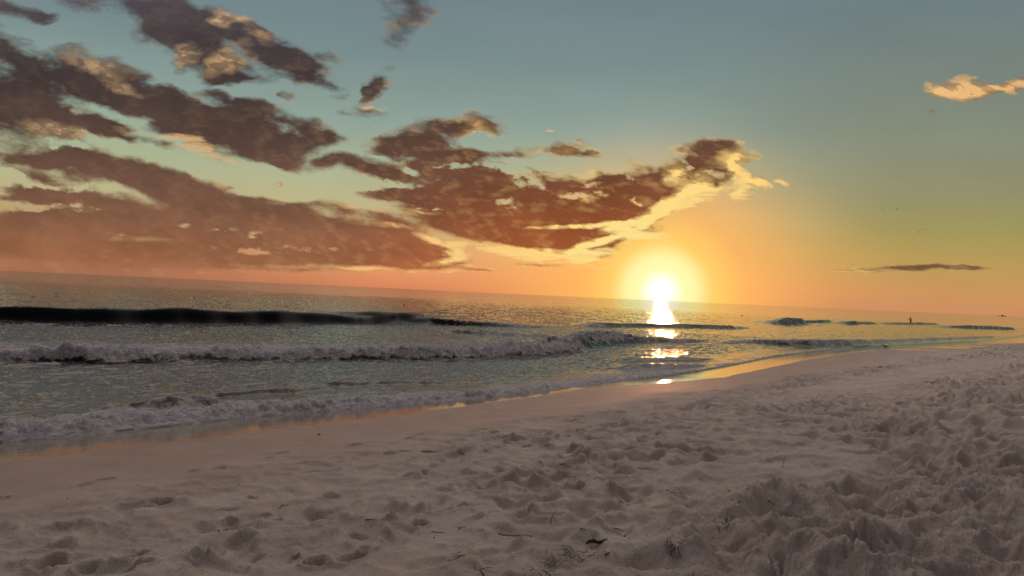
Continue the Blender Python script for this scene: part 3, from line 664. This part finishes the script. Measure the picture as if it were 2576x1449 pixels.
def twig(a, b, r, label, branches=0, curl=.12, group='thin twigs lying on the sand', lift=.0, cat='twig', name='twig', mat=None):
    A = on_sand(*P3(*a)); B = on_sand(*P3(*b)); n_ = 7; d = B - A; V, F = [], []
    side = Vector((-d.y, d.x, 0)).normalized(); pts = []
    for i in range(n_):
        t = i / (n_ - 1); p = A + d * t + side * math.sin(t * math.pi * 1.3 + .3) * curl * d.length * .4
        p.z = float(sand_h(p.x, p.y)) + r * .8 + lift * math.sin(t * math.pi * .5) + random.uniform(0, r)
        pts.append(p - A)
    tube(V, F, pts, [r * (1 - .5 * i / (n_ - 1)) for i in range(n_)], 6)
    for k in range(branches):
        i = random.randrange(1, n_ - 1); q = pts[i]; an = random.uniform(0, 6.28); l = random.uniform(.25, .5) * max(d.length, .05)
        e = q + Vector((math.cos(an) * l, math.sin(an) * l, random.uniform(.0, .5) * l))
        m_ = (q + e) / 2 + Vector((random.uniform(-.2, .2) * l, random.uniform(-.2, .2) * l, .1 * l))
        tube(V, F, [q, m_, e], [r * .6, r * .5, r * .25], 5)
    o = mesh_obj(name, V, F, mat or m_twig); o.location = A
    return tag(o, label, cat, group)
T = [((1458,1565),(1559,1572),.0042,'long thin dark twig lying flat in the middle of the near sand',1),
     ((1264,1558),(1303,1560),.003,'short straight twig just left of the long flat twig',0),
     ((1070,1526),(1100,1522),.004,'short dark twig by the shallow dent in the pale left foreground',0),
     ((1344,1552),(1366,1542),.0034,'small bent twig slanting up between two shallow dents',1),
     ((1765,1283),(1819,1282),.005,'thin twig crossing the trodden sand below the sun reflection',0),
     ((1235,1323),(1279,1322),.004,'hair thin twig lying below the row of footprints near the wet sand',0),
     ((1815,1475),(1841,1477),.004,'short twig at the foot of the low rounded sand mound',0),
     ((1580,1356),(1594,1366),.004,'tiny crooked twig among dark specks on the pinkish sand',1),
     ((644,1557),(671,1551),.005,'dark broken twig on the sand at the left of the foreground',1),
     ((2250,1468),(2270,1484),.004,'forked twig stuck on the pale slope beside the churned sand',2),
     ((1774,1630),(1786,1624),.006,'stubby piece of driftwood just below the dark leaf shaped seaweed',0),
     ((1800,1550),(1830,1556),.003,'faint thin twig above the dark leaf shaped seaweed',0),
     ((1420,1688),(1385,1660),.004,'slender twig at the bottom edge in the centre',1),
     ((1950,1438),(1985,1446),.004,'thin reddish twig beside the edge of the churned sand',0),
     ((820,1490),(845,1478),.003,'curved thin root tip poking from the left sand',1),
     ((1698,1550),(1715,1553),.003,'tiny twig right of the long flat twig',0)]
for a, b, r, lab, br in T: twig(a, b, r, lab, br)
for (a, h, lab, lean) in (((1611,1535), .11, 'single dry grass stalk standing out of the near sand', .05), ((2291,1372), .16, 'tall dry grass stalk standing at the edge of the churned sand', .05), ((2818,1280),.12,'small dry stalk standing far right in the churned sand',.02)):
    A = on_sand(*P3(*a)); V, F = [], []
    tube(V, F, [(0, 0, -.02), (lean * .3, 0, h * .5), (lean, .02, h)], [.003, .0022, .001], 5)
    o = mesh_obj('grass_stalk', V, F, m_twig); o.location = A; tag(o, lab, 'grass stalk', 'dry stalks standing in the sand')
# dark curled leaf of seaweed
A = on_sand(*P3(1751, 1597)); V, F = [], []
tube(V, F, [(-.085, 0, .004), (-.06, .012, .022), (-.03, .0, .030), (0, .01, .018), (.03, 0, .024), (.06, .012, .034), (.085, .0, .012)], [.004, .013, .017, .011, .016, .015, .004], 8)
o = mesh_obj('seaweed_leaf', V, F, m_weed); o.location = A; tag(o, 'dark curled leaf shaped piece of seaweed lying alone on the pale sand', 'seaweed')
def weed(px, py, size, n_, label, flat=.35):
    A = on_sand(*P3(px, py)); V, F = [], []
    for k in range(n_):
        p = Vector((random.gauss(0, .3) * size, random.gauss(0, .25) * size, .004)); an = random.uniform(0, 6.28); pts = []
        for i in range(5):
            zz = float(sand_h(A.x + p.x, A.y + p.y)) - A.z + .004 + abs(math.sin(i * 1.3 + k)) * size * flat * .5
            pts.append(Vector((p.x, p.y, zz))); an += random.uniform(-.9, .9); p = p + Vector((math.cos(an), math.sin(an), 0)) * size * .17
        tube(V, F, pts, [.0014, .0022, .0022, .0018, .0009], 5)
    o = mesh_obj('seaweed_clump', V, F, m_weed); o.location = A; return tag(o, label, 'seaweed', 'washed up seaweed clumps')
weed(1982, 1598, .10, 14, 'dark tangled seaweed clump against the first big sand mound', .3)
weed(1690, 1634, .16, 11, 'reddish strand of dried seaweed just left of the driftwood stub', .2)
weed(1625, 1650, .15, 8, 'seaweed scraps with shell bits near the bottom edge', .2)
weed(1575, 1680, .18, 8, 'lowest line of seaweed scraps at the bottom edge', .15)
weed(2130, 1546, .09, 8, 'small upright brown seaweed sprig in front of a smooth mound', 1.0)
weed(1650, 1366, .14, 8, 'faint scrap of seaweed on the pinkish middle sand', .15)
weed(1985, 1460, .16, 8, 'brown scraps of seaweed at the left edge of the churned sand', .2)
weed(1345, 1625, .14, 5, 'pale thin root strands lying in the foreground centre', .1)
PEB = [(1607,1380),(1685,1398),(1836,1397),(1801,1362),(1722,1392),(1272,1576),(1275,1425),(1310,1401),(1316,1642),(1831,1571),(2136,1438),(2015,1484),(2166,1471),(2145,1465),(890,1648),(405,1422),(197,1461),(1123,1522),(2233,1425),(1960,1550),(2090,1576),(1500,1470),(1210,1290),(1850,1230),(2300,1240),(700,1420),(1750,1520),(2230,1422)]
V, F = [], []; blob(V, F, (0, 0, 0), (1, .75, .6))
peb0 = mesh_obj('pebble', V, F, m_peb)
def put_copy(o0, first, p, sc, rot):
    o = o0 if first else o0.copy()
    if not first: C.objects.link(o)
    o.location = p; o.scale = (sc,) * 3; o.rotation_euler = (0, 0, rot); return o
for i, (a, b) in enumerate(PEB):
    p = on_sand(*P3(a, b)); d = p.length
    o = put_copy(peb0, i == 0, p + Vector((0, 0, .002)), random.uniform(.0055, .009) * max(1, d / 8), random.uniform(0, 6))
    tag(o, 'small dark bit of debris dotted on the sand', 'pebble', 'dark specks scattered on the sand')
o = put_copy(peb0, False, on_sand(*P3(935, 1274)) + Vector((0, 0, .006)), .018, .4); tag(o, 'lone dark red pebble on the smooth damp sand near the film of water', 'pebble'); del o['group']
SH = [(1695,1662),(1662,1670),(2064,1548),(2004,1571),(289,1433),(431,1501),(1560,1634),(1640,1655),(1595,1655),(1752,1565),(1980,1435),(2560,1131)]
V, F = [], []
for j in range(6):
    for i in range(9):
        a = math.pi * (i / 8 - .5) * 1.25; r = j / 5
        V.append(Vector((r * math.sin(a) * 1.0, r * math.cos(a), .45 * (1 - r * r) + .04 * math.cos(i * 3.14) * r)))
for j in range(5):
    for i in range(8): F.append((j * 9 + i, j * 9 + i + 1, (j + 1) * 9 + i + 1, (j + 1) * 9 + i))
sh0 = mesh_obj('shell', V, F, m_shell); sm_ = sh0.modifiers.new('thickness', 'SOLIDIFY'); sm_.thickness = .12
for i, (a, b) in enumerate(SH):
    p = on_sand(*P3(a, b)); o = put_copy(sh0, i == 0, p, random.uniform(.006, .010) * max(1, p.length / 7), random.uniform(0, 6))
    tag(o, 'tiny bright shell fragment glinting on the sand', 'shell', 'pale shell fragments on the sand')

# skinned figures: joints with radii, grown into one surface
def skin(name, verts, edges, rad, mat, parent=None, sub=2):
    me = bpy.data.meshes.new(name); me.from_pydata(verts, edges, []); me.update()
    o = bpy.data.objects.new(name, me); C.objects.link(o)
    md = o.modifiers.new('skin', 'SKIN'); md.use_smooth_shade = True
    if not me.skin_vertices:
        bpy.context.view_layer.objects.active = o
    for i, r in enumerate(rad):
        sv = me.skin_vertices[0].data[i]; sv.radius = (r, r) if not isinstance(r, tuple) else r
    me.skin_vertices[0].data[0].use_root = True
    sd_ = o.modifiers.new('smooth', 'SUBSURF'); sd_.levels = sub; sd_.render_levels = sub
    me.materials.append(mat)
    if parent: o.parent = parent
    return o
foot = at(*P3(2668, 945.5), 0)
per = bpy.data.objects.new('person', None); C.objects.link(per); per.location = (foot.x, foot.y, -.62); per.rotation_euler = (0, 0, R(-33))
tag(per, 'dark silhouetted person standing thigh deep in the far surf with both arms held out', 'person')
V = [(0,0,.95),(0,0,1.12),(0,0,1.32),(.01,0,1.46),(-.01,0,1.54),(-.03,0,1.62),(-.03,0,1.70)]; E = [(0,1),(1,2),(2,3),(3,4),(4,5),(5,6)]; Rd = [(.14,.16),(.12,.14),(.14,.18),(.08,.10),.05,.085,.07]
def chain(pts, rads, root):
    k = root
    for p, r in zip(pts, rads): V.append(p); Rd.append(r); E.append((k, len(V) - 1)); k = len(V) - 1
    return k
for sy, kz in ((-1, 0), (1, 1)):
    k = chain([(.0, .10 * sy, .88), (-.02 - .05 * kz, .12 * sy, .48), (.03 - .05 * kz, .12 * sy, .09), (-.12, .13 * sy, .04)], [.085, .058, .042, .04], 0)
    if kz == 0: k = chain([(-.02, .17 * sy, 1.42), (-.24, .21 * sy, 1.32), (-.48, .16 * sy, 1.38)], [.07, .055, .045], 2); hx, hy, hz = -.48, .16 * sy, 1.38
    else: k = chain([(.0, .17 * sy, 1.42), (-.10, .22 * sy, 1.14), (-.36, .15 * sy, 1.12)], [.07, .055, .045], 2); hx, hy, hz = -.36, .15 * sy, 1.12
    k = chain([(hx - .06, hy, hz)], [.034], k)
    for f in range(4): chain([(hx - .11, hy + (f - 1.5) * .022, hz - .005), (hx - .145 - .01 * (f in (1, 2)), hy + (f - 1.5) * .022, hz - .03)], [.010, .008], k)
    chain([(hx - .07, hy - .04 * sy, hz + .02), (hx - .10, hy - .05 * sy, hz)], [.012, .009], k - 1)
skin('body', V, E, Rd, m_skin, per)
skin('shirt', [(0,0,.98),(0,0,1.12),(0,0,1.32),(.01,0,1.44)], [(0,1),(1,2),(2,3)], [(.155,.175),(.14,.16),(.16,.20),(.10,.13)], m_cloth, per)
skin('shorts', [(0,0,.96),(0,.10,.84),(-.02,.12,.58),(0,-.10,.84),(-.01,-.12,.58)], [(0,1),(1,2),(0,3),(3,4)], [(.155,.175),.105,.095,.105,.095], m_cloth, per)
skin('hair', [(.0,0,1.66),(-.02,0,1.73),(.035,0,1.60)], [(0,1),(0,2)], [.088,.06,.05], m_hair, per)

def make_bird(name, wing_up, mat):
    V, F = [], []
    prof = [(-.24, .004), (-.16, .03), (-.05, .055), (.06, .06), (.14, .042), (.19, .036), (.23, .024), (.27, .004)]
    tube(V, F, [Vector((a, 0, .01 * math.sin(a * 5))) for a, r in prof], [r for a, r in prof], 8)
    for sgn in (-1, 1):
        b = len(V); st_ = [(.0, .12), (.2, .13), (.38, .10), (.52, .05), (.62, .008)]
        for i, (sp, ch) in enumerate(st_):
            zz = wing_up * (sp if sp < .25 else .25 + (sp - .25) * .3)
            for t_ in (0.0, 1.0):
                for dz_ in (.008, -.008): V.append(Vector((.08 - .06 * i * .4 - ch * t_, sgn * sp, zz + dz_ * (1 - sp))))
        for i in range(4):
            q = b + i * 4
            for (m1, m2) in ((0, 2), (3, 1), (2, 3), (1, 0)): F.append((q + m1, q + m2, q + 4 + m2, q + 4 + m1))
    return mesh_obj(name, V, F, mat)
b0 = make_bird('bird', .55, m_bird)
BI = [(2584.5,616,340,.5,'dark bird flying over the sea, lower left one of the near pair','bird pair'),(2627.5,613.5,360,2.2,'dark bird flying over the sea, upper right one of the near pair','bird pair'),
      (314,765,420,1.2,'lone tiny bird low over the left horizon','x')]
FL = [(2690,678),(2683,682),(2692,684),(2698,671),(2713,673.5),(2722,674.5),(2594.6,621)]
first = True
def put_bird(px, py, dist, rz):
    global first
    d = ray(*P3(px, py)).normalized(); o = b0 if first else b0.copy()
    if not first: C.objects.link(o)
    first = False; o.location = Vector((0, 0, CAM_H)) + d * dist; o.rotation_euler = (R(random.uniform(-25, 25)), R(random.uniform(-10, 10)), rz); o.scale = (1.5,) * 3; return o
for px, py, ds, rz, lab, g in BI:
    o = put_bird(px, py, ds, rz); tag(o, lab, 'bird')
for px, py in FL[:6]:
    o = put_bird(px, py, 620, random.uniform(0, 6)); tag(o, 'tiny faint bird of the distant flock above the right horizon', 'bird', 'distant flock over the sea')
o = put_bird(FL[6][0], FL[6][1], 620, 1.0); tag(o, 'very faint bird just below the near pair of birds', 'bird')
# shore bird on the edge of the water film
p = on_sand(*P3(2594, 1024)) + Vector((0, 0, .01)); sb_ = bpy.data.objects.new('shore_bird', None); C.objects.link(sb_); sb_.location = p; sb_.rotation_euler = (0, 0, R(180)); sb_.scale = (1.25,) * 3
tag(sb_, 'small brown shore bird standing at the edge of the shining water film', 'bird')
skin('body', [(0,0,.12),(.05,0,.135),(.09,0,.16),(.125,0,.185),(.15,0,.185),(.185,0,.18),(-.06,0,.115),(-.11,0,.105)], [(0,1),(1,2),(2,3),(3,4),(4,5),(0,6),(6,7)], [.042,.038,.02,.022,.015,.003,.03,.008], m_birdlt, sb_)
for sy in (-1, 1):
    V, F = [], []; tube(V, F, [(0, .018 * sy, .095), (-.015, .018 * sy, .05), (0, .018 * sy, -.005), (.022, .018 * sy, -.006)], [.006, .004, .004, .003], 6); mesh_obj('leg', V, F, m_bird, sb_)
# birds resting on the sea
for i, (px, py, lab) in enumerate(((2174, 925, 'small dark seabird floating to the right of the sunlit water'), (1184, 895, 'small dark seabird floating on the calm water left of centre'))):
    c = at(*P3(px, py + 1)); V, F = [], []
    prof = [(-.20, .01), (-.14, .05), (-.04, .09), (.06, .085), (.12, .05)]
    tube(V, F, [Vector((a, 0, .05)) for a, r in prof] , [r for a, r in prof], 10)
    tube(V, F, [(.10, 0, .07), (.13, 0, .14), (.16, 0, .19), (.20, 0, .19), (.26, 0, .18)], [.035, .026, .036, .028, .006], 8)
    o = mesh_obj('floating_bird', V, F, m_bird); o.location = (c.x, c.y, .03); o.rotation_euler = (0, 0, .6 + i); tag(o, lab, 'bird')
# ships on the skyline
for px, L_, lab in ((2940, 26, 'low grey ship on the far right horizon'), (2926, 12, 'tiny boat left of the low grey ship on the horizon')):
    d = ray(*P3(px, 926)); d.z = 0; d.normalize(); c = d * 5200
    r_ = bpy.data.objects.new('ship', None); C.objects.link(r_); r_.location = (c.x, c.y, 0); r_.rotation_euler = (0, 0, -math.atan2(c.x, c.y))
    tag(r_, lab, 'ship')
    h_ = L_ * .13; V = []; F = []
    for z_, k in ((-.5, .86), (h_, 1.0)):
        for x_, y_ in ((-.5, 0), (-.46, .09), (.3, .1), (.5, 0), (.3, -.1), (-.46, -.09)): V.append((x_ * L_ * k, y_ * L_ * k, z_))
    F = [(k, (k + 1) % 6, 6 + (k + 1) % 6, 6 + k) for k in range(6)] + [tuple(range(6))[::-1], tuple(range(6, 12))]
    mesh_obj('hull', V, F, m_ship, r_, False)
    V, F = [], []
    for (x0, x1, w_, z0, z1) in ((-.36, -.10, .07, h_, h_ * 2.0), (-.32, -.20, .05, h_ * 2.0, h_ * 2.6)):
        b = len(V); V += [(x * L_, y * w_ * L_, z) for z in (z0, z1) for x, y in ((x0, -1), (x1, -1), (x1, 1), (x0, 1))]
        F += [(b, b+1, b+5, b+4), (b+1, b+2, b+6, b+5), (b+2, b+3, b+7, b+6), (b+3, b, b+4, b+7), (b+4, b+5, b+6, b+7)]
    mesh_obj('cabin', V, F, m_shipw, r_, False)
    V, F = [], []; tube(V, F, [(.1 * L_, 0, h_), (.1 * L_, 0, h_ * 3.2)], [.15, .1], 6); mesh_obj('mast', V, F, m_ship, r_)
